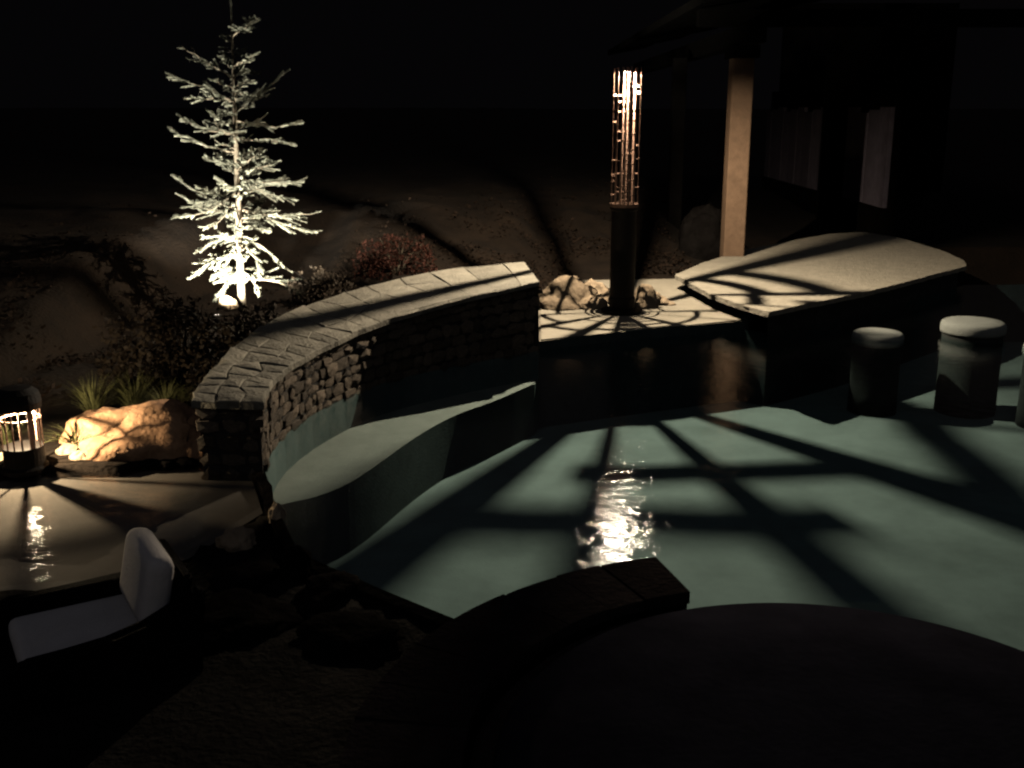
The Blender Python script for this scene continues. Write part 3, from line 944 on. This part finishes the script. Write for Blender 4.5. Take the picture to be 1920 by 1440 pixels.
bm = bmesh.new()
for k in range(10):
    x0, x1 = 2.4 + k * 0.85, 2.4 + (k + 1) * 0.85
    z0, z1 = 3.58 + k * 0.22, 3.58 + (k + 1) * 0.22
    vs = [bm.verts.new(q) for q in ((x0, 14.3, z0 + .12), (x1 + .1, 14.3, z1 + .06), (x1 + .1, 28, z1 + .06), (x0, 28, z0 + .12), (x0, 14.3, z0), (x1 + .1, 14.3, z1 - .04), (x1 + .1, 28, z1 - .04), (x0, 28, z0))]
    for f in ((0, 1, 2, 3), (4, 5, 6, 7), (0, 1, 5, 4), (1, 2, 6, 5), (2, 3, 7, 6), (3, 0, 4, 7)): bm.faces.new([vs[i] for i in f])
obj('roof', bm, M['thatch'], pav)
# side wall: dark base, lilac boards above
obj('wall_base', box(6.46, 6.75, 18.9, 28, 0.0, 0.60), M['dark_wood'], pav)
y = 18.9
k = 0
while y < 28:
    wd = 0.56 + 0.06 * (k % 3)
    if not (21.1 < y < 21.9):
        obj('board', box(6.50 + 0.008 * (k % 2), 6.58, y + 0.012, min(28, y + wd) - 0.012, 0.602, 2.32 - 0.05 * (k % 3)), M['board'], pav)
    y += wd
    k += 1
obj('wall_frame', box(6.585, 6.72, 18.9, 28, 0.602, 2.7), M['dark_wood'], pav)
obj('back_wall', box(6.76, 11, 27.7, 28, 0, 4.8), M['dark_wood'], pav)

# ------------------------------------------------------------ near foreground: round tub and its parapet
tub = thing('round_tub', (1.02, 2.80, 0), 'large round dark tub with a navy cover in the near foreground', 'tub')
obj('tub_wall', lathe([(1.16, -0.9), (1.16, 0.34), (1.13, 0.37), (1.08, 0.37), (1.08, -0.9)], 96), M['fg'], tub, smooth=False)
obj('cover', lathe([(1.075, 0.30), (1.075, 0.392), (1.05, 0.415), (0.6, 0.44), (0, 0.45)], 96), M['navy'], tub, smooth=True)
par = thing('parapet', (1.02, 2.80, 0), 'curved dark brown parapet around the left side of the round tub', 'wall')
obj('parapet_body', arc_bar(1.20, 1.50, 105, 262, -0.9, 0.37, 60), M['dark_rock'], par)
a = 105.0
rr = random.Random(9)
while a < 262:
    d = rr.uniform(8, 12)
    e = min(262, a + d)
    bm = arc_bar(1.175 + rr.uniform(-.01, .01), 1.535 + rr.uniform(-.008, .008), a + 0.12, e - 0.12, 0.371, 0.42 + rr.uniform(-.003, .004), 5)
    bmesh.ops.bevel(bm, geom=[ed for ed in bm.edges if ed.verts[0].co.z > 0.4 and ed.verts[1].co.z > 0.4 and len(ed.link_faces) == 2 and ed.calc_face_angle(0) > 0.8], offset=0.008, segments=1, affect='EDGES')
    obj('coping_stone', bm, M['fg'], par)
    a = e

# low lounge chair at the left
ch = thing('lounge_chair', (-1.82, 4.12, -0.15), 'low dark wicker lounge chair with pale cushions at bottom left', 'chair', rz=R(31))
def cushion(sx, sy, sz, rnd_=0.05):
    bm = bmesh.new()
    bmesh.ops.create_cube(bm, size=1)
    for v in bm.verts: v.co = (v.co.x * sx, v.co.y * sy, v.co.z * sz)
    bmesh.ops.bevel(bm, geom=list(bm.edges), offset=rnd_, segments=4, profile=0.6, affect='EDGES')
    for v in bm.verts:
        k = 1 + 0.10 * (1 - (2 * v.co.x / sx) ** 2) * (1 - (2 * v.co.y / sy) ** 2)
        v.co.z *= k
    return bm
def panel(pts, y0, y1):
    bm = bmesh.new()
    a = [bm.verts.new((x, y0, z)) for x, z in pts]
    b = [bm.verts.new((x, y1, z)) for x, z in pts]
    n = len(pts)
    bm.faces.new(a[::-1]); bm.faces.new(b)
    for i in range(n): bm.faces.new((a[i], a[(i + 1) % n], b[(i + 1) % n], b[i]))
    bmesh.ops.bevel(bm, geom=[e for e in bm.edges if len(e.link_faces) == 2], offset=0.012, segments=2, affect='EDGES')
    return bm
ARM = [(-0.32, 0.0), (-0.32, 0.37), (-0.26, 0.40), (0.20, 0.40), (0.38, 0.41), (0.42, 0.38), (0.40, 0.0)]
NARM = [(-0.32, 0.0), (-0.32, 0.33), (-0.26, 0.36), (0.05, 0.37), (0.20, 0.39), (0.32, 0.44), (0.41, 0.51), (0.45, 0.51), (0.40, 0.0)]
obj('arm', panel(ARM, 0.235, 0.31), M['wicker'], ch)
obj('arm', panel(NARM, -0.31, -0.235), M['wicker'], ch)
obj('base', panel([(-0.31, 0.05), (-0.31, 0.22), (0.36, 0.22), (0.36, 0.05)], -0.234, 0.234), M['wicker'], ch)
obj('backrest', panel([(0.30, 0.221), (0.36, 0.221), (0.425, 0.55), (0.375, 0.56)], -0.234, 0.234), M['wicker'], ch)
o = obj('seat_cushion', cushion(0.54, 0.46, 0.11), M['cushion'], ch, loc=(-0.0, 0, 0.285), smooth=True)
o = obj('back_cushion', cushion(0.12, 0.46, 0.31, 0.058), M['cushion'], ch, loc=(0.275, 0, 0.485), smooth=True)
o.rotation_euler = (0, R(12), 0)

# fallen leaves and small ground cover on the slope
r = random.Random(31)
bm = bmesh.new()
made = 0
while made < 9000:
    x = r.uniform(-6, 2.6)
    y = back_y(x) + 0.3 + abs(r.gauss(0, 2.2))
    p = Vector((x, y, ground_z(x, y) + 0.012))
    if noise.noise((x * 1.3, y * 1.3, 5)) < -0.1: continue
    a = r.uniform(0, 6.28)
    d = Vector((math.cos(a), math.sin(a), r.uniform(-.1, .9))).normalized()
    w_ = d.cross(Vector((r.gauss(0, .5), r.gauss(0, .5), 1))).normalized()
    l = r.uniform(0.03, 0.075)
    bm.faces.new([bm.verts.new(q) for q in (p, p + d * l * .5 + w_ * l * .3, p + d * l, p + d * l * .5 - w_ * l * .3)])
    made += 1
tag(obj('leaf_litter', bm, M['litter']), kind='stuff')
